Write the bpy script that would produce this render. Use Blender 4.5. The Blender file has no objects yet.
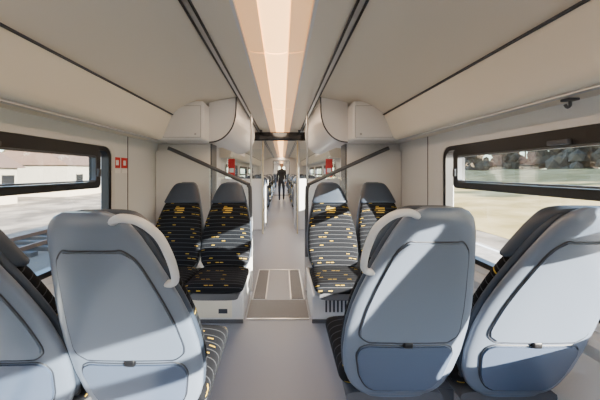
import bpy, bmesh, math, random
from mathutils import Vector, Matrix
random.seed(4)
S=bpy.context.scene
COL=S.collection
# ---------------------------------------------------------------- materials
def mat(name,color,rough=.5,metal=0,noise=None,bump=None,emit=None,coat=0):
    m=bpy.data.materials.new(name); m.use_nodes=True
    nt=m.node_tree; b=nt.nodes['Principled BSDF']
    b.inputs['Base Color'].default_value=(*color,1)
    b.inputs['Roughness'].default_value=rough
    b.inputs['Metallic'].default_value=metal
    b.inputs['Coat Weight'].default_value=coat
    tc=nt.nodes.new('ShaderNodeTexCoord')
    if noise:
        sc,c2,lo,hi=noise
        n=nt.nodes.new('ShaderNodeTexNoise'); n.inputs['Scale'].default_value=sc; n.inputs['Detail'].default_value=4
        nt.links.new(tc.outputs['Object'],n.inputs['Vector'])
        r=nt.nodes.new('ShaderNodeValToRGB')
        r.color_ramp.elements[0].position=lo; r.color_ramp.elements[0].color=(*color,1)
        r.color_ramp.elements[1].position=hi; r.color_ramp.elements[1].color=(*c2,1)
        nt.links.new(n.outputs['Fac'],r.inputs['Fac']); nt.links.new(r.outputs['Color'],b.inputs['Base Color'])
    if bump:
        n=nt.nodes.new('ShaderNodeTexNoise'); n.inputs['Scale'].default_value=bump[0]
        nt.links.new(tc.outputs['Object'],n.inputs['Vector'])
        bp=nt.nodes.new('ShaderNodeBump'); bp.inputs['Strength'].default_value=bump[1]; bp.inputs['Distance'].default_value=.003
        nt.links.new(n.outputs['Fac'],bp.inputs['Height']); nt.links.new(bp.outputs['Normal'],b.inputs['Normal'])
    if emit:
        b.inputs['Emission Color'].default_value=(*emit[0],1); b.inputs['Emission Strength'].default_value=emit[1]
    return m
def glassmat(name,tint,gl=.07):
    m=bpy.data.materials.new(name); m.use_nodes=True; nt=m.node_tree; nt.nodes.clear()
    o=nt.nodes.new('ShaderNodeOutputMaterial'); t=nt.nodes.new('ShaderNodeBsdfTransparent'); g=nt.nodes.new('ShaderNodeBsdfGlossy')
    t.inputs['Color'].default_value=(*tint,1); g.inputs['Roughness'].default_value=.03
    mx=nt.nodes.new('ShaderNodeMixShader'); mx.inputs[0].default_value=gl
    nt.links.new(t.outputs[0],mx.inputs[1]); nt.links.new(g.outputs[0],mx.inputs[2]); nt.links.new(mx.outputs[0],o.inputs[0])
    return m
def fabric(name):
    m=bpy.data.materials.new(name); m.use_nodes=True; nt=m.node_tree; b=nt.nodes['Principled BSDF']
    N=nt.nodes.new; L=nt.links.new
    tc=N('ShaderNodeTexCoord'); sx=N('ShaderNodeSeparateXYZ'); L(tc.outputs['Object'],sx.inputs[0])
    def M(op,a,bb=None):
        n=N('ShaderNodeMath'); n.operation=op
        for i,v in enumerate((a,bb)):
            if v is None: continue
            if isinstance(v,(int,float)): n.inputs[i].default_value=v
            else: L(v,n.inputs[i])
        return n.outputs[0]
    v=M('SUBTRACT',sx.outputs['Z'],sx.outputs['Y'])
    vs=M('DIVIDE',v,.05); row=M('FLOOR',vs); fr=M('FRACT',vs)
    xs=M('DIVIDE',M('ADD',sx.outputs['X'],M('MULTIPLY',row,.017)),.04); cx=M('FLOOR',xs); fx=M('FRACT',xs)
    cb=N('ShaderNodeCombineXYZ'); L(cx,cb.inputs[0]); L(row,cb.inputs[1])
    wn=N('ShaderNodeTexWhiteNoise'); wn.noise_dimensions='2D'; L(cb.outputs[0],wn.inputs['Vector'])
    on=M('GREATER_THAN',wn.outputs['Value'],.82)
    band=M('MULTIPLY',M('GREATER_THAN',fr,.44),M('LESS_THAN',fr,.60))
    bx=M('LESS_THAN',fx,.8)
    yel=M('MULTIPLY',M('MULTIPLY',on,band),bx)
    line=M('LESS_THAN',fr,.10)
    m1=N('ShaderNodeMix'); m1.data_type='RGBA'; m1.inputs['A'].default_value=(.005,.006,.009,1); m1.inputs['B'].default_value=(.05,.055,.065,1); L(line,m1.inputs['Factor'])
    m2=N('ShaderNodeMix'); m2.data_type='RGBA'; m2.inputs['B'].default_value=(.40,.27,.035,1); L(m1.outputs['Result'],m2.inputs['A']); L(yel,m2.inputs['Factor'])
    L(m2.outputs['Result'],b.inputs['Base Color']); b.inputs['Roughness'].default_value=.9
    b.inputs['Specular IOR Level'].default_value=.2
    return m
M_white=mat('white_panel',(.71,.715,.725),.38,bump=(60,.04))
M_lid=mat('lid_seam',(.40,.41,.43),.5)
M_wall=mat('wall_panel',(.74,.755,.775),.4,bump=(40,.04))
M_ceil=mat('ceiling_panel',(.75,.69,.59),.42,bump=(140,.1))
M_duct=mat('duct_panel',(.82,.765,.655),.4)
M_floor=mat('floor_vinyl',(.20,.225,.28),.42,noise=(260,(.34,.37,.43),.45,.6))
M_dark=mat('dark_plate',(.085,.09,.105),.5,noise=(200,(.14,.145,.16),.45,.6))
M_black=mat('black_rubber',(.006,.006,.008),.4)
M_grey=mat('grey_plastic',(.08,.085,.10),.45)
M_alu=mat('brushed_aluminium',(.62,.63,.65),.3,1)
M_shell=mat('seat_shell_plastic',(.145,.18,.25),.3,bump=(300,.05),coat=.25)
M_shell2=mat('seat_table_plastic',(.08,.11,.18),.22,coat=.35)
M_seam=mat('seam_dark',(.03,.035,.05),.5)
M_handle=mat('handle_grey',(.60,.62,.66),.3)
M_leather=mat('headrest_leather',(.035,.05,.08),.5,bump=(120,.2))
M_fab=fabric('moquette_pattern')
M_yel=mat('yellow_logo',(.6,.38,.04),.6)
M_pole=mat('pole_grey_yellow',(.62,.54,.36),.35)
M_red=mat('red_sign',(.6,.015,.015),.5)
M_signw=mat('sign_white',(.85,.85,.85),.5)
M_glass=glassmat('window_glass',(.96,.98,.98),.05)
M_glass2=glassmat('hopper_glass',(.84,.87,.89),.06)
M_light=mat('light_diffuser',(.8,.62,.42),.4,emit=((1,.50,.20),.9))
M_light2=mat('light_tube_cover',(.9,.75,.55),.4,emit=((1,.52,.20),4.5))
M_disp=mat('display_black',(.01,.01,.012),.15)
# ---------------------------------------------------------------- helpers
def empty(name,loc=(0,0,0),rz=0):
    e=bpy.data.objects.new(name,None); COL.objects.link(e); e.location=loc; e.rotation_euler[2]=rz; e.empty_display_size=.1
    return e
def obj(name,me,parent=None,m=None):
    o=bpy.data.objects.new(name,me); COL.objects.link(o)
    if m and not me.materials: me.materials.append(m)
    if parent: o.parent=parent
    return o
def fin(bm,name,m,smooth=True,angle=40):
    bmesh.ops.recalc_face_normals(bm,faces=bm.faces)
    me=bpy.data.meshes.new(name); bm.to_mesh(me); bm.free()
    me.materials.append(m)
    if smooth:
        for p in me.polygons: p.use_smooth=True
        me.set_sharp_from_angle(angle=math.radians(angle))
    return me
def box(name,x0,x1,y0,y1,z0,z1,m,bev=0,parent=None,seg=3):
    bm=bmesh.new(); bmesh.ops.create_cube(bm,size=1)
    for v in bm.verts:
        v.co=Vector(((x0+x1)/2+v.co.x*(x1-x0),(y0+y1)/2+v.co.y*(y1-y0),(z0+z1)/2+v.co.z*(z1-z0)))
    if bev: bmesh.ops.bevel(bm,geom=bm.edges[:],offset=bev,segments=seg,affect='EDGES',profile=.5)
    return obj(name,fin(bm,name,m,bool(bev)),parent)
def prism(name,pts,y0,y1,m,parent=None,smooth=True):
    bm=bmesh.new()
    a=[bm.verts.new((p[0],y0,p[1])) for p in pts]; b=[bm.verts.new((p[0],y1,p[1])) for p in pts]
    n=len(pts)
    for i in range(n): bm.faces.new((a[i],a[(i+1)%n],b[(i+1)%n],b[i]))
    c=[bm.faces.new(a),bm.faces.new(b[::-1])]
    bmesh.ops.triangulate(bm,faces=c)
    return obj(name,fin(bm,name,m,smooth,35),parent)
def loft(name,rings,m,cap=True):
    bm=bmesh.new(); R=[[bm.verts.new(p) for p in r] for r in rings]; n=len(R[0])
    for i in range(len(R)-1):
        for j in range(n): bm.faces.new((R[i][j],R[i][(j+1)%n],R[i+1][(j+1)%n],R[i+1][j]))
    if cap: bm.faces.new(R[0][::-1]); bm.faces.new(R[-1])
    return fin(bm,name,m,True,60)
def tube(name,pts,r,m,parent=None,res=8,cyc=False):
    P=[Vector(p) for p in pts]
    Q=[]
    if len(P)>2:
        for i in range(len(P)-(0 if cyc else 1)):
            g=(lambda k:P[k%len(P)]) if cyc else (lambda k:P[max(0,min(len(P)-1,k))])
            p0,p1,p2,p3=g(i-1),g(i),g(i+1),g(i+2)
            for k in range(6):
                t=k/6
                Q.append(.5*((2*p1)+(p2-p0)*t+(2*p0-5*p1+4*p2-p3)*t*t+(3*p1-p0-3*p2+p3)*t**3))
        if not cyc: Q.append(P[-1])
    else: Q=P
    rings=[]; up=Vector((.013,.021,1)).normalized()
    nQ=len(Q)
    for i,q in enumerate(Q):
        a=Q[(i-1)%nQ] if cyc else Q[max(0,i-1)]; b=Q[(i+1)%nQ] if cyc else Q[min(nQ-1,i+1)]
        d=(b-a).normalized()
        if i==0:
            u=d.cross(up); 
            if u.length<.1: u=d.cross(Vector((1,0,0)))
        else: u=prev-d*prev.dot(d)
        u.normalize(); prev=u; w=d.cross(u)
        rings.append([q+(u*math.cos(t)+w*math.sin(t))*r for t in [k*2*math.pi/res for k in range(res)]])
    if cyc: rings.append(rings[0])
    me=loft(name,rings,m,cap=not cyc)
    return obj(name,me,parent)
def rrect(a0,a1,b0,b1,r,n=6):
    out=[]
    for cx,cy,s in ((a1-r,b1-r,0),(a0+r,b1-r,1),(a0+r,b0+r,2),(a1-r,b0+r,3)):
        for k in range(n+1):
            t=(s+k/n)*math.pi/2; out.append((cx+r*math.cos(t),cy+r*math.sin(t)))
    return out
def ringframe(name,x0,x1,y0,y1,z0,z1,w,r,m,parent,ri=None):
    o=rrect(y0,y1,z0,z1,r); ri=ri or max(.01,r-w)
    i=rrect(y0+w,y1-w,z0+w,z1-w,ri)
    bm=bmesh.new(); n=len(o)
    V=[[bm.verts.new((x,p[0],p[1])) for p in L] for x,L in ((x0,o),(x1,o),(x1,i),(x0,i))]
    for k in range(4):
        A,B=V[k],V[(k+1)%4]
        for j in range(n): bm.faces.new((A[j],A[(j+1)%n],B[(j+1)%n],B[j]))
    return obj(name,fin(bm,name,m,True,35),parent)

# ---------------------------------------------------------------- shell
Y0,Y1=-3.2,27.0
YG=15.5   # gangway
W=1.42
box('floor',-1.5,1.5,Y0,Y1,-.12,0,M_floor)
win=[(-2.05,.02),(.33,2.28),(6.9,8.8),(9.2,11.1),(11.5,13.4),(17,19),(19.4,21.4),(21.8,23.8)]
doorY=(4.35,5.75)
WZ0,WZ1=.72,1.56
for sgn,side in ((-1,'left'),(1,'right')):
    w=empty('wall_'+side)
    xs=sorted((sgn*W,sgn*(W+.07)))
    cuts=[(a,b,WZ0,WZ1) for a,b in win]+[(doorY[0],doorY[1],0,2.02)]
    cuts.sort(); y=Y0; k=0
    for a,b,z0,z1 in cuts:
        k+=1
        box('pier_%d'%k,*xs,y,a,0,2.3,M_wall,0,w)
        if z0>0: box('below_%d'%k,*xs,a,b,0,z0,M_wall,0,w)
        box('above_%d'%k,*xs,a,b,z1,2.3,M_wall,0,w)
        y=b
    box('pier_end',*xs,y,Y1,0,2.3,M_wall,0,w)
    a=[(sgn*(W-.035),.58),(sgn*(W-.045),.61),(sgn*(W-.035),.64),(sgn*W,.66),(sgn*W,.53)]
    for n,(ya,yb) in enumerate(((Y0+.05,3.0),(6.5,YG-.05))):
        prism('trim_ledge_%s_%d'%(side,n+1),a,ya,yb,M_wall)
        box('baseboard_%s_%d'%(side,n+1),*sorted((sgn*(W-.12),sgn*W)),ya,yb,.0,.17,M_grey,.01)
        tube('heater_pipe_%s_%d'%(side,n+1),[(sgn*(W-.16),ya+.05,.09),(sgn*(W-.16),yb-.05,.09)],.03,M_black,res=12)
    box('trim_seam_'+side,*sorted((sgn*(W-.004),sgn*W)),2.55,2.556,.7,1.7,M_seam)
half=[(.22,2.2),(.40,2.2),(.46,2.195),(.56,2.18),(.68,2.155),(.80,2.12),(.92,2.07),(1.02,2.01),(1.09,1.955),(1.5,1.955),(1.5,2.42),(.22,2.42)]
for sgn,side in ((-1,'left'),(1,'right')):
    prism('ceiling_'+side,[(sgn*x,z) for x,z in half],Y0,Y1,M_ceil)
    d=[(1.09,1.955),(1.095,1.93),(1.10,1.915),(1.13,1.85),(1.155,1.79),(1.17,1.75),(1.185,1.72),(1.21,1.70),(1.25,1.695),(W,1.695),(W,1.955)]
    for n,(ya,yb) in enumerate(((Y0,3.02),(6.3,YG),(16.2,Y1))):
        g=prism('trim_overhead_duct_%s_%d'%(side,n+1),[(sgn*x,z) for x,z in d],ya,yb,M_duct)
        s=empty('trim_duct_strip_%s_%d'%(side,n+1))
        box('strip',*sorted((sgn*1.075,sgn*1.10)),ya,yb,1.945,1.953,M_seam,0,s)
        box('lower_strip',*sorted((sgn*1.24,sgn*1.28)),ya,yb,1.685,1.695,M_alu,0,s)
    r=empty('trim_ceiling_rail_'+side)
    box('rail',*sorted((sgn*.415,sgn*.445)),Y0,Y1,2.188,2.2,M_alu,0,r)
    box('gap_a',*sorted((sgn*.405,sgn*.415)),Y0,Y1,2.185,2.2,M_black,0,r)
    box('gap_b',*sorted((sgn*.445,sgn*.458)),Y0,Y1,2.182,2.2,M_black,0,r)
L=empty('ceiling_light')
prism('trough',[(-.22,2.2),(-.2,2.2),(-.2,2.25),(.2,2.25),(.2,2.2),(.22,2.2),(.22,2.3),(-.22,2.3)],Y0,Y1,M_white,L,False)
k=0; ya=Y0+.02
while ya<Y1-.1:
    yb=min(ya+1.68,Y1-.02)
    prism('diffuser',[(-.195,2.215),(-.15,2.205),(-.085,2.20),(-.085,2.24),(-.195,2.24)],ya,yb,M_light,L)
    prism('diffuser_b',[(.195,2.215),(.15,2.205),(.085,2.20),(.085,2.24),(.195,2.24)],ya,yb,M_light,L)
    prism('tube_cover',[(-.08,2.21),(-.05,2.198),(0,2.194),(.05,2.198),(.08,2.21),(.08,2.24),(-.08,2.24)],ya,yb,M_light2,L)
    ya+=1.7
for k in range(13):
    ld=bpy.data.lights.new('strip_lamp','AREA'); ld.shape='RECTANGLE'; ld.size=.3; ld.size_y=1.5
    ld.energy=8 if k<3 else 16; ld.color=(1,.82,.62)
    lo=bpy.data.objects.new('strip_lamp',ld); COL.objects.link(lo); lo.location=(0,Y0+.85+k*2.3,2.185); lo.parent=L
# ---------------------------------------------------------------- windows
def window(idx,sgn,ya,yb):
    g=empty('window_%d'%idx,(sgn*W,(ya+yb)/2,0))
    h=(yb-ya)/2
    i0,i1=sorted((-sgn*.012,sgn*.05))
    ringframe('rubber_frame',i0,i1,-h-.01,h+.01,WZ0-.01,WZ1+.01,.035,.09,M_black,g,.065)
    j0,j1=sorted((-sgn*.02,sgn*.0))
    ringframe('reveal_rim',j0,j1,-h-.05,h+.05,WZ0-.05,WZ1+.05,.04,.12,M_white,g,.09)
    hz0,hz1=1.235,1.535
    k0,k1=sorted((-sgn*.03,sgn*.03))
    ringframe('hopper_frame',k0,k1,-h+.02,h-.15,hz0,hz1,.048,.035,M_black,g,.02)
    c0,c1=sorted((-sgn*.032,sgn*.0))
    ringframe('hopper_inner',c0,c1,-h+.07,h-.20,hz0+.052,hz1-.05,.010,.02,M_grey,g,.012)
    box('hopper_latch',*sorted((-sgn*.055,-sgn*.03)),-.05,.05,hz1-.045,hz1-.02,M_grey,.005,g)
    box('hopper_latch_end',*sorted((-sgn*.05,-sgn*.03)),h-.2,h-.17,hz0+.09,hz0+.15,M_grey,.005,g)
    box('mullion',*sorted((sgn*.0,sgn*.03)),h-.15,h-.135,hz0,hz1+.01,M_black,0,g)
    box('glass',*sorted((sgn*.036,sgn*.040)),-h+.005,h-.005,WZ0+.005,WZ1-.005,M_glass,0,g)
    box('hopper_glass',*sorted((sgn*.008,sgn*.012)),-h+.06,h-.19,hz0+.04,hz1-.04,M_glass2,0,g)
i=1
for sgn in (-1,1):
    for a,b in win:
        window(i,sgn,a,b); i+=1
# ---------------------------------------------------------------- doors
for n,sgn in enumerate((-1,1)):
    g=empty('door_%d'%(n+1),(sgn*(W+.03),(doorY[0]+doorY[1])/2,0))
    for q,(a,b) in enumerate(((-.695,-.005),(.005,.695))):
        ringframe('leaf_%d'%q,-.02,.02,a,b,.0,2.02,.14,.02,M_white,g,.08)
        box('leaf_glass_%d'%q,-.004,.004,a+.12,b-.12,.15,1.88,M_glass,0,g)
        box('leaf_panel_%d'%q,-.015,.015,a+.1,b-.1,.1,.75,M_white,0,g)
        ringframe('leaf_gasket_%d'%q,-.026,.026,a+.13,b-.13,.76,1.88,.03,.09,M_black,g,.06)
    tube('door_handle',[(-sgn*.05,-.6,.9),(-sgn*.07,-.6,1.0),(-sgn*.07,-.6,1.5),(-sgn*.05,-.6,1.6)],.016,M_pole,g)
def endwall(name,y,t,w=.42,h=2.0):
    g=empty(name,(0,y,0))
    box('side_l',-1.42,-w,0,t,0,2.2,M_white,0,g); box('side_r',w,1.42,0,t,0,2.2,M_white,0,g)
    box('head',-w,w,0,t,h,2.2,M_white,0,g)
    return g
endwall('wall_far',Y1-.1,.1); endwall('wall_rear',Y0-.02,.1)
gw=endwall('wall_gangway',YG,.7,.48,2.02)
for k in range(6):
    yy=.05+k*.11
    for s in (-1,1): box('bellows_fold',*sorted((s*.46,s*.485)),yy,yy+.06,.02,2.0,M_grey,.01,gw)
    box('bellows_head',-.46,.46,yy,yy+.06,2.0,2.025,M_grey,.01,gw)
box('gangway_bridge',-.45,.45,.0,.7,.0,.012,M_dark,0,gw)
for n,y in ((3,Y1-.06),(4,Y0+.02)):
    g=empty('door_%d'%n,(0,y,0))
    box('panel_low',-.42,.42,0,.04,0,.9,M_white,.01,g); box('stile_l',-.42,-.32,0,.04,.9,1.9,M_white,.01,g)
    box('stile_r',.32,.42,0,.04,.9,1.9,M_white,.01,g); box('rail_top',-.42,.42,0,.04,1.9,2.0,M_white,.01,g)
    box('pane',-.32,.32,.015,.025,.9,1.9,M_glass,0,g)
# ---------------------------------------------------------------- SEATS
ZB,ZT=.37,1.25
REC=.36
def cen(t):
    z=ZB+(ZT-ZB)*t
    y=-REC*(t**1.1)+.02*math.sin(t*math.pi)
    return y,z
def hw(t):
    K=[(0,.12),(.03,.165),(.08,.205),(.16,.233),(.28,.246),(.42,.243),(.54,.229),(.64,.208),(.74,.182),(.84,.154),(.91,.132),(.96,.110),(.985,.09),(1,.06)]
    for (a,u),(b,v) in zip(K,K[1:]):
        if t<=b: 
            s=(t-a)/(b-a); return u+(v-u)*s
    return K[-1][1]
def sell(w,th,n=40,e=3.2,off=0):
    out=[]
    for k in range(n):
        a=k*2*math.pi/n; c,s=math.cos(a),math.sin(a)
        out.append((w*math.copysign(abs(c)**(2/e),c),th*math.copysign(abs(s)**(2/e),s)))
    return out
TH=.035
def shell_th(t): return TH*min(1,max(.25,min(t,1-t)/.05)**.5)
rings=[]
NR=40
for i in range(NR+1):
    t=i/NR; t=.5-.5*math.cos(math.pi*t)
    y,z=cen(t); w=hw(t); th=shell_th(t)
    rings.append([(px,y-.035+py,z) for px,py in sell(w,th,44,2.6)])
me_shell=loft('back_shell',rings,M_shell)
def backpt(x,t,off):
    y,z=cen(t); w=hw(t); th=shell_th(t)
    u=min(.999,abs(x)/w); d=th*(1-u**2.6)**(1/2.6)
    return (x,y-.035-d-off,z)
def patch(name,t0,t1,wf0,wf1,off,m,inset=.0,cr=.15):
    NT,NX=18,14
    bm=bmesh.new(); F=[];B=[]
    for i in range(NT+1):
        s=i/NT; t=t0+(t1-t0)*s
        q=min(s,1-s)/cr
        k=1 if q>=1 else 1-(1-math.sqrt(max(0,1-(1-q)**2)))*.22
        wd=hw(t)*(wf0+(wf1-wf0)*s)*k
        F.append([bm.verts.new(backpt(wd*(2*j/NX-1),t,off)) for j in range(NX+1)])
        B.append([bm.verts.new(backpt(wd*(2*j/NX-1),t,-.006)) for j in range(NX+1)])
    for i in range(NT):
        for j in range(NX): 
            bm.faces.new((F[i][j],F[i][j+1],F[i+1][j+1],F[i+1][j])); bm.faces.new((B[i][j],B[i+1][j],B[i+1][j+1],B[i][j+1]))
        for j in (0,NX): bm.faces.new((F[i][j],F[i+1][j],B[i+1][j],B[i][j]))
    for i in (0,NT):
        for j in range(NX): bm.faces.new((F[i][j],F[i][j+1],B[i][j+1],B[i][j]))
    return fin(bm,name,m,True,50)
def seamloop(t0,t1,wf0,wf1,cr=.15):
    NT=18; L_,R_=[],[]
    for i in range(NT+1):
        s=i/NT; t=t0+(t1-t0)*s; q=min(s,1-s)/cr
        k=1 if q>=1 else 1-(1-math.sqrt(max(0,1-(1-q)**2)))*.22
        wd=hw(t)*(wf0+(wf1-wf0)*s)*k
        L_.append(backpt(-wd,t,.001)); R_.append(backpt(wd,t,.001))
    top=[backpt(L_[-1][0]*(1-2*j/8),t1,.001) for j in range(1,8)]
    bot=[backpt(L_[0][0]*(-1+2*j/8),t0,.001) for j in range(1,8)]
    return L_+top+R_[::-1]+bot
me_table=patch('tray_table',.36,.86,.80,.74,.007,M_shell)
me_low=patch('lower_pocket',.07,.33,.72,.80,.009,M_shell2,cr=.3)
def meonly(o):
    me=o.data; bpy.data.objects.remove(o); return me
me_s1=meonly(tube('table_seam',seamloop(.352,.868,.82,.76),.0026,M_seam,res=5,cyc=True))
me_s2=meonly(tube('pocket_seam',seamloop(.062,.338,.74,.82,.3),.0026,M_seam,res=5,cyc=True))
bx=box('table_latch',-.018,.018,0,.02,0,.026,M_black,.006); me_latch=meonly(bx)
def pad(name,t0,t1,wf,th,off,m,e=2.6):
    rr=[]
    N=22
    for i in range(N+1):
        s=.5-.5*math.cos(math.pi*i/N); t=t0+(t1-t0)*s
        y,z=cen(t); q=min(s,1-s)/.1; k=1 if q>=1 else math.sqrt(1-(1-q)**2)
        rr.append([(px,y+off+py,z) for px,py in sell(hw(t)*wf*(.86+.14*k),th*(.15+.85*k),36,e)])
    return loft(name,rr,m)
me_pad=pad('backrest_fabric',.10,.80,.98,.045,.03,M_fab)
me_head=pad('headrest',.76,.995,1.08,.052,.035,M_leather)
me_lin=pad('backrest_lining',.04,.97,1.0,.03,.0,M_leather)
rr=[]
for i in range(25):
    s=.5-.5*math.cos(math.pi*i/24); y=-.02+.47*s
    q=min(s,1-s)/.12; k=1 if q>=1 else math.sqrt(1-(1-q)**2)
    rr.append([(px,y,.42+.015*s+pz) for px,pz in sell(.236*(.88+.12*k),.05*(.2+.8*k),36,3.2)])
me_cush=loft('seat_cushion',rr,M_fab)
rr=[]
for i in range(13):
    s=i/12; y=-.04+.46*s
    rr.append([(px,y,.355+.01*s+pz) for px,pz in sell(.215-.02*s,.03,28,4)])
me_pan=loft('seat_pan',rr,M_grey)
def hnd(sg):
    H=ZT-ZB
    def b(t): return cen(t)[0]-.035
    pts=[(sg*.07,b(.96)-.012,ZB+H*.965),(sg*.115,b(.97)-.04,ZB+H*.985),(sg*.165,b(.95)-.05,ZB+H*.975),(sg*.205,b(.91)-.05,ZB+H*.93),(sg*.222,b(.86)-.045,ZB+H*.865),(sg*.226,b(.80)-.04,ZB+H*.80),(sg*.218,b(.75)-.03,ZB+H*.75),(sg*.195,b(.725)-.015,ZB+H*.725),(sg*.160,b(.72),ZB+H*.72)]
    return meonly(tube('grab_handle',pts,.012,M_handle,res=12))
me_h={1:hnd(1),-1:hnd(-1)}
bm=bmesh.new()
def addq(bm,cx,cz,w,h):
    r=[]
    for dx,dz in ((-w,-h),(w,-h),(w,h),(-w,h)):
        t=(cz+dz-ZB)/(ZT-ZB); y=cen(t)[0]+.03+.0465
        r.append(bm.verts.new((cx+dx,y,cz+dz)))
    bm.faces.new(r)
addq(bm,0,.995,.045,.005); addq(bm,-.01,.975,.035,.005); addq(bm,.005,.955,.04,.004)
me_logo=fin(bm,'seat_logo',M_yel,False)
def seat(x,y,face,handle=0,detail=True):
    g=empty('passenger_seat',(x,y,0),0 if face==1 else math.pi)
    for me in (me_shell,me_pad,me_head,me_lin,me_cush,me_pan,me_logo): obj(me.name,me,g)
    for me in (me_table,me_low,me_s1,me_s2): obj(me.name,me,g)
    o=obj('table_latch',me_latch,g); p=backpt(0,.345,.014); o.location=(0,p[1],p[2]-.012)
    if handle: obj('grab_handle',me_h[handle*face],g)
def bench_leg(x0,x1,y):
    g=empty('seat_pedestal',((x0+x1)/2,y,0))
    h=(x1-x0)/2
    box('beam',-h,h,.10,.18,.28,.327,M_grey,.01,g)
    box('beam_b',-h,h,.30,.36,.28,.327,M_grey,.01,g)
    box('leg',-.05,.05,.12,.34,.0,.30,M_grey,.02,g)
    box('foot',-.09,.09,.05,.42,.0,.025,M_alu,.008,g)
for sgn,y,ax,wx in ((-1,1.14,.505,1.01),(1,1.24,.54,1.05)):
    seat(sgn*ax,y,1,handle=-sgn); seat(sgn*wx,y,1)
    bench_leg(min(sgn*.35,sgn*1.38),max(sgn*.35,sgn*1.38),y)
for sgn in (-1,1):
    seat(sgn*(.505 if sgn<0 else .535),2.57,-1); seat(sgn*(.99 if sgn<0 else 1.03),2.57,-1)
    g=empty('seat_equipment_box',(sgn*.83,2.68,0))
    box('body',-.52,.52,-.25,.25,0,.325,M_white,.012,g)
    box('top_skirt',-.53,.53,-.42,.25,.30,.325,M_white,.01,g)
    for k in range(8): box('vent_slat',-.40+k*.035,-.385+k*.035,-.255,-.249,.10,.22,M_seam,0,g)
    box('access_panel',.02,.42,-.254,-.249,.05,.27,M_duct,.003,g)
    box('panel_lock',.2,.23,-.258,-.25,.22,.25,M_black,.004,g)
    box('socket',-.06*1,-.02,-.257,-.25,.2,.26,M_grey,.004,g)
    box('label',.30,.38,-.2575,-.2535,.09,.13,M_seam,0,g)
    box('kick_strip',-.52,.52,-.256,-.25,.0,.035,M_grey,0,g)
for sgn in (-1,1):
    for y,f in ((-2.3,1),(7.4,1),(9.1,-1),(9.9,1),(11.5,-1),(12.3,1),(13.9,-1),(18,1),(20,1),(22,1)):
        seat(sgn*.55,y,f,handle=(-sgn if f==1 else 0)); seat(sgn*1.05,y,f)
        bench_leg(min(sgn*.38,sgn*1.38),max(sgn*.38,sgn*1.38),y if f==1 else y-.48)
# ---------------------------------------------------------------- partition zone
for sgn,side in ((-1,'left'),(1,'right')):
    X=lambda a,b:sorted((sgn*a,sgn*b))
    g=empty('equipment_cabinet',(0,0,0))
    box('column',*X(.80,W),3.16,3.42,0,1.69,M_white,.015,g)
    box('column_edge',*X(.785,.80),3.17,3.41,.9,1.69,M_grey,0,g)
    box('overhead_box',*X(.77,W),2.78,3.75,1.69,2.1,M_white,.035,g,5)
    box('overhead_door',*X(.80,1.18),2.773,2.785,1.72,2.04,M_white,.006,g)
    box('overhead_seam',*X(.795,1.185),2.777,2.781,1.715,2.045,M_lid,0,g)
    box('lock',*X(.84,.86),2.768,2.775,1.74,1.76,M_lid,.003,g)
    cv=[(.77,1.69),(.70,1.70),(.63,1.73),(.57,1.78),(.52,1.85),(.49,1.93),(.475,2.02),(.47,2.19),(.77,2.14)]
    c=empty('trim_door_header_'+side)
    prism('cover',[(sgn*x,z) for x,z in cv],3.0,5.1,M_white,c)
    prism('cover_side',[(sgn*x,z) for x,z in [(.77,1.69),(W,2.02),(W,2.05),(.77,2.1)]],3.76,5.9,M_white,c)
    ringpts=[(sgn*(x-.002),z) for x,z in cv[:8]]
    tube('cover_gasket',[(x,2.998,z) for x,z in ringpts],.008,M_seam,c,res=6)
    p=empty('draught_screen',(0,3.08,0))
    prism('glass_panel',[(sgn*x,z) for x,z in [(.34,.9),(.34,1.23),(.79,1.43),(.79,.9)]],-.005,.005,M_glass,p,False)
    prism('lower_panel',[(sgn*x,z) for x,z in [(.30,0),(.30,.9),(W-.01,.9),(W-.01,0)]],.02,.05,M_white,p,False)
    prism('outer_panel',[(sgn*x,z) for x,z in [(.79,.9),(.79,1.43),(1.16,1.60),(W-.01,1.60),(W-.01,.9)]],.02,.05,M_white,p,False)
    tube('sloped_rail',[(sgn*1.24,-.03,1.625),(sgn*1.15,-.03,1.59),(sgn*.40,-.03,1.25),(sgn*.34,-.03,1.205),(sgn*.32,-.02,1.10),(sgn*.32,-.01,.4)],.021,M_grey,p,res=12)
    for k,(px,py,mm) in enumerate(((.38,5.95,M_pole),(.40,3.85,M_alu))):
        tube('grab_pole',[(sgn*px,py,0),(sgn*px,py,2.19)],.015,mm,res=12)
    hs=empty('handrail_hoop',(sgn*.36,6.5,0))
    tube('hoop',[(0,0,0),(0,0,.9),(0,.08,1.02),(0,.25,1.05),(0,.4,1.02),(0,.46,.9),(0,.46,0)],.018,M_handle,hs,res=10)
    f=empty('vestibule_screen',(0,6.4,0))
    box('panel',*X(.45,W-.01),-.02,.02,0,1.2,M_white,0,f); box('glass',*X(.45,W-.01),-.006,.006,1.2,1.9,M_glass,0,f)
    box('post',*X(.42,.45),-.02,.02,0,2.18,M_alu,0,f)
    b=empty('wall_poster',(sgn*1.15,6.37,1.45))
    box('sheet',-.08,.08,-.003,.003,-.22,.22,M_red,0,b); box('text_block',-.05,.05,-.005,-.003,-.1,.0,M_signw,0,b)
g=empty('passenger_display',(0,5.4,2.07))
box('case',-.60,.60,-.05,.05,-.085,.085,M_disp,.03,g)
box('bracket_l',-.4,-.36,-.02,.02,.07,.13,M_grey,0,g); box('bracket_r',.36,.4,-.02,.02,.07,.13,M_grey,0,g)
g=empty('floor_threshold_plate',(0,0,0))
box('ramp_plate',-.29,.29,2.50,2.86,.0,.006,M_dark,0,g)
box('ramp_nosing',-.29,.29,2.485,2.50,.0,.008,M_alu,0,g)
g2=empty('floor_hatch',(0,0,0))
for a,b in ((-.27,-.14),(.14,.27)):
    box('hatch',a,b,2.9,3.72,.0,.005,M_dark,0,g2)
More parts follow.
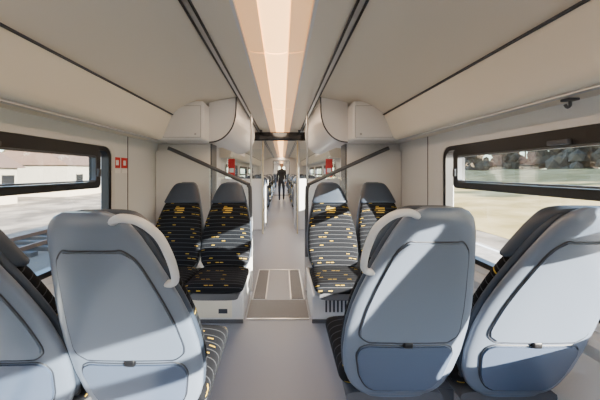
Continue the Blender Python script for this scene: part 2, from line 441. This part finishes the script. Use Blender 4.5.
for x in (-.28,-.14,.13,.27): box('hatch_edge',x,x+.012,2.88,3.76,0,.007,M_alu,0,g2)
box('hatch_cross',-.28,.28,3.74,3.76,0,.007,M_alu,0,g2)
g=empty('safety_sign',(-W+.003,2.44,1.44))
for dy in (-.055,.055):
    box('red_plate',-.002,.002,dy-.045,dy+.045,-.045,.05,M_red,0,g)
    box('white_symbol',.002,.003,dy-.02,dy+.02,-.02,.025,M_signw,0,g)
    box('caption',-.002,.002,dy-.045,dy+.045,-.09,-.055,M_signw,0,g)
g=empty('coat_hook',(1.32,1.2,1.675)); box('base',-.025,.025,-.02,.02,0,.012,M_grey,.004,g)
tube('hook',[(0,0,0),(0,0,-.02),(-.012,0,-.028),(-.022,0,-.015)],.006,M_grey,g)
# ---------------------------------------------------------------- distant standing passenger
M_jack=mat('dark_jacket',(.02,.022,.03),.8,bump=(60,.3)); M_trou=mat('dark_trousers',(.025,.03,.045),.85)
M_skin=mat('skin',(.52,.32,.23),.5); M_hair=mat('hair',(.03,.02,.013),.7); M_shoe=mat('shoes',(.015,.013,.012),.4)
def skinned(name,V,E,R,mats,pick,parent,sub=2,root=0):
    me=bpy.data.meshes.new(name+'_sk'); me.from_pydata(V,E,[]); o=bpy.data.objects.new(name+'_sk',me); COL.objects.link(o)
    o.modifiers.new('s','SKIN'); sd_=me.skin_vertices[0].data
    for i_,r_ in enumerate(R):
        sd_[i_].radius=r_ if isinstance(r_,tuple) else (r_,r_)
    sd_[root].use_root=True
    u=o.modifiers.new('u','SUBSURF'); u.levels=sub; u.render_levels=sub
    dg=bpy.context.evaluated_depsgraph_get(); dg.update()
    m2=bpy.data.meshes.new_from_object(o.evaluated_get(dg)); m2.name=name
    bpy.data.objects.remove(o)
    m2.materials.clear()
    for q in mats: m2.materials.append(q)
    for p in m2.polygons: p.use_smooth=True; p.material_index=pick(p.center)
    return obj(name,m2,parent)
P=empty('standing_passenger',(0.02,13.0,0),math.pi)   # local +y is forward; faces the camera
V=[(0,0,.95),(0,0,1.10),(0,-.01,1.28),(0,-.01,1.42),(0,0,1.50),(0,.01,1.56),
   (.09,0,.88),(.10,.08,.50),(.10,.06,.10),(.10,.17,.045),
   (-.09,0,.88),(-.10,-.02,.50),(-.10,-.14,.11),(-.10,-.03,.045),
   (.165,-.01,1.40),(.20,-.03,1.13),(.205,.05,.89),(.205,.07,.82),
   (-.165,-.01,1.40),(-.20,-.03,1.13),(-.205,.05,.89),(-.205,.07,.82)]
E=[(0,1),(1,2),(2,3),(3,4),(4,5),(0,6),(6,7),(7,8),(8,9),(0,10),(10,11),(11,12),(12,13),(3,14),(14,15),(15,16),(16,17),(3,18),(18,19),(19,20),(20,21)]
R=[(.15,.11),(.145,.105),(.165,.115),(.12,.09),.055,.052,.095,.066,.045,.042,.095,.066,.045,.042,.062,.048,.034,(.018,.034),.062,.048,.034,(.018,.034)]
def pk(c):
    if c.z>1.49: return 2
    if abs(c.x)>.165 and c.z<.885 and c.z>.7: return 2
    if c.z<.085: return 3
    if c.z<.92 and abs(c.x)<.2: return 1
    return 0
skinned('body',V,E,R,[M_jack,M_trou,M_skin,M_shoe],pk,P)
for s in (-1,1):
    for k,(dy,ln) in enumerate(((-.026,.066),(-.009,.080),(.009,.085),(.026,.076))):
        x=s*.205; y=.075+dy
        skinned('finger_%d'%k,[(x,y,.825),(x,y+.004,.80-ln*.35),(x-s*.010,y+.010,.80-ln*.7),(x-s*.022,y+.014,.80-ln)],[(0,1),(1,2),(2,3)],[.010,.009,.0085,.0075],[M_skin],lambda c:0,P,1)
    skinned('thumb',[(s*.202,.085,.85),(s*.192,.118,.825),(s*.187,.126,.795)],[(0,1),(1,2)],[.012,.010,.008],[M_skin],lambda c:0,P,1)
def ell(name,c,r,m,par,fn=None):
    bm=bmesh.new(); bmesh.ops.create_uvsphere(bm,u_segments=24,v_segments=16,radius=1)
    for v in bm.verts:
        q=v.co.copy()
        if fn: q=fn(q)
        v.co=Vector((c[0]+q.x*r[0],c[1]+q.y*r[1],c[2]+q.z*r[2]))
    return obj(name,fin(bm,name,m,True,80),par)
def hf(q):
    k=1-.28*max(0,-q.z); return Vector((q.x*k,q.y*(1-.12*max(0,-q.z))+(.06 if q.y>0 and q.z<0 else 0),q.z))
ell('head',(0,.015,1.645),(.077,.096,.115),M_skin,P,hf)
ell('hair',(0,.000,1.672),(.083,.100,.100),M_hair,P,lambda q:Vector((q.x,min(q.y,.62) if q.z<.45 else q.y,max(q.z,-.1) if q.y>.1 else q.z)))
ell('nose',(0,.112,1.635),(.013,.018,.022),M_skin,P)
ell('mouth',(0,.103,1.592),(.024,.006,.006),M_red,P)
for s in (-1,1):
    ell('eye',(s*.030,.100,1.652),(.012,.008,.007),M_black,P); ell('ear',(s*.079,.01,1.64),(.010,.02,.03),M_skin,P)
# ---------------------------------------------------------------- outside
M_ground=mat('ballast_ground',(.12,.095,.07),.95,noise=(.5,(.34,.28,.21),.42,.62))
M_grass=mat('dry_grass',(.30,.21,.05),.95,noise=(.4,(.52,.38,.15),.4,.65))
M_plat=mat('access_road',(.30,.27,.23),.8,noise=(3,(.40,.36,.31),.4,.6))
M_tree=mat('bare_foliage',(.07,.05,.03),.95,noise=(1.2,(.16,.115,.07),.4,.6))
M_bldg=mat('building_render',(.40,.35,.28),.8); M_roof=mat('roof_tiles',(.15,.09,.065),.8)
M_rust=mat('rusty_rail',(.12,.07,.045),.5,.5); M_sleep=mat('sleeper',(.05,.045,.04),.9)
box('ground',-120,120,-80,120,-1.5,-1.3,M_ground)
bm=bmesh.new()
NX,NY=9,50
V=[[bm.verts.new((9+i*4.0,-60+j*3.4,-1.29+ (i/NX)**1.2*3.5+random.uniform(-.15,.15)*(i>0))) for j in range(NY)] for i in range(NX)]
for a in range(NX-1):
    for b in range(NY-1): bm.faces.new((V[a][b],V[a+1][b],V[a+1][b+1],V[a][b+1]))
obj('grass_bank',fin(bm,'grass_bank',M_grass,True,80))
g=empty('access_road',(5.6,0,-1.3)); box('tarmac',-1.8,1.8,-40,80,0,.05,M_plat,0,g); box('edge_line',-1.6,-1.45,-40,80,.05,.055,M_signw,0,g); box('edge_line_b',1.45,1.6,-40,80,.05,.055,M_signw,0,g)
def track(x):
    g=empty('railway_track',(x,0,-1.3))
    for r in (-.75,.75): box('rail',r-.035,r+.035,-50,80,.14,.28,M_rust,0,g)
    bm=bmesh.new()
    for k in range(130):
        r=bmesh.ops.create_cube(bm,size=1)['verts']
        for v in r: v.co=Vector((v.co.x*2.5,v.co.y*.25-30+k*.7,.07+v.co.z*.14))
    obj('sleepers',fin(bm,'sleepers',M_sleep,False),g)
track(-4.6); track(-9.0)
def treeline(x,n,ya,yb,z,hs):
    bm=bmesh.new()
    for k in range(n):
        y=ya+(yb-ya)*k/n+random.uniform(-1,1); h=hs*random.uniform(.7,1.25); xx=x+random.uniform(-3,3)
        for c in range(22):
            r=h*random.uniform(.06,.15)
            vs=bmesh.ops.create_icosphere(bm,subdivisions=1,radius=r)['verts']
            zz=random.uniform(.3,.95); sp=.34*(1.15-zz)
            off=Vector((xx+random.uniform(-1,1)*sp*h,y+random.uniform(-1,1)*sp*h,z+h*zz))
            for v in vs: v.co=v.co*random.uniform(.6,1.4)+off
        vs=bmesh.ops.create_cone(bm,segments=8,radius1=.25,radius2=.08,depth=h*.9,cap_ends=True)['verts']
        for v in vs: v.co+=Vector((xx,y,z+h*.45))
    obj('tree_line',fin(bm,'tree_line',M_tree,False))
treeline(-36,60,-30,100,-1.3,5.5); treeline(48,60,-40,110,-1.3,10)
def house(x,y,w,l,h):
    g=empty('house',(x,y,-1.3)); box('walls',-w/2,w/2,-l/2,l/2,0,h,M_bldg,0,g)
    bm=bmesh.new(); a=w/2+.4; b=l/2+.4
    P=[bm.verts.new(p) for p in ((-a,-b,h),(a,-b,h),(a,b,h),(-a,b,h),(0,-b,h+w*.35),(0,b,h+w*.35))]
    for f in ((0,1,4),(1,2,5,4),(2,3,5),(3,0,4,5),(0,3,2,1)): bm.faces.new([P[i] for i in f])
    obj('roof',fin(bm,'roof',M_roof,False),g)
    s=-1 if x>0 else 1
    for k in range(int(l/2.5)):
        yy=-l/2+1.2+k*2.5
        box('pane_%d'%k,*sorted((s*w/2,s*(w/2+.05))),yy,yy+1,1.2,2.4,M_disp,0,g)
house(-26,18,7,10,3.0); house(-27,36,8,14,3.4); house(-25,3,6,7,2.8)
# ---------------------------------------------------------------- lights / world
sd=bpy.data.lights.new('sun','SUN'); sd.energy=60; sd.angle=.009; sd.color=(1,.89,.74)
so=bpy.data.objects.new('sun',sd); COL.objects.link(so)
so.rotation_euler=Vector((-.85,.84,-.31)).to_track_quat('-Z','Y').to_euler(); so.location=(10,-10,8)
w=bpy.data.worlds.new('world'); S.world=w; w.use_nodes=True; nt=w.node_tree
sky=nt.nodes.new('ShaderNodeTexSky'); sky.sky_type='NISHITA'; sky.sun_disc=False; sky.sun_elevation=math.radians(20); sky.sun_rotation=math.radians(125)
sky.dust_density=1; sky.ozone_density=2
nt.links.new(sky.outputs[0],nt.nodes['Background'].inputs[0]); nt.nodes['Background'].inputs[1].default_value=1.4
# ---------------------------------------------------------------- camera
cd=bpy.data.cameras.new('camera'); cam=bpy.data.objects.new('camera',cd); COL.objects.link(cam)
cam.location=(.04,0,1.36); cam.rotation_euler=(math.radians(90),0,0)
cd.sensor_width=36; cd.lens=16.2; cd.shift_x=18/600; cd.shift_y=-28/600; cd.clip_start=.05; cd.clip_end=500
S.camera=cam
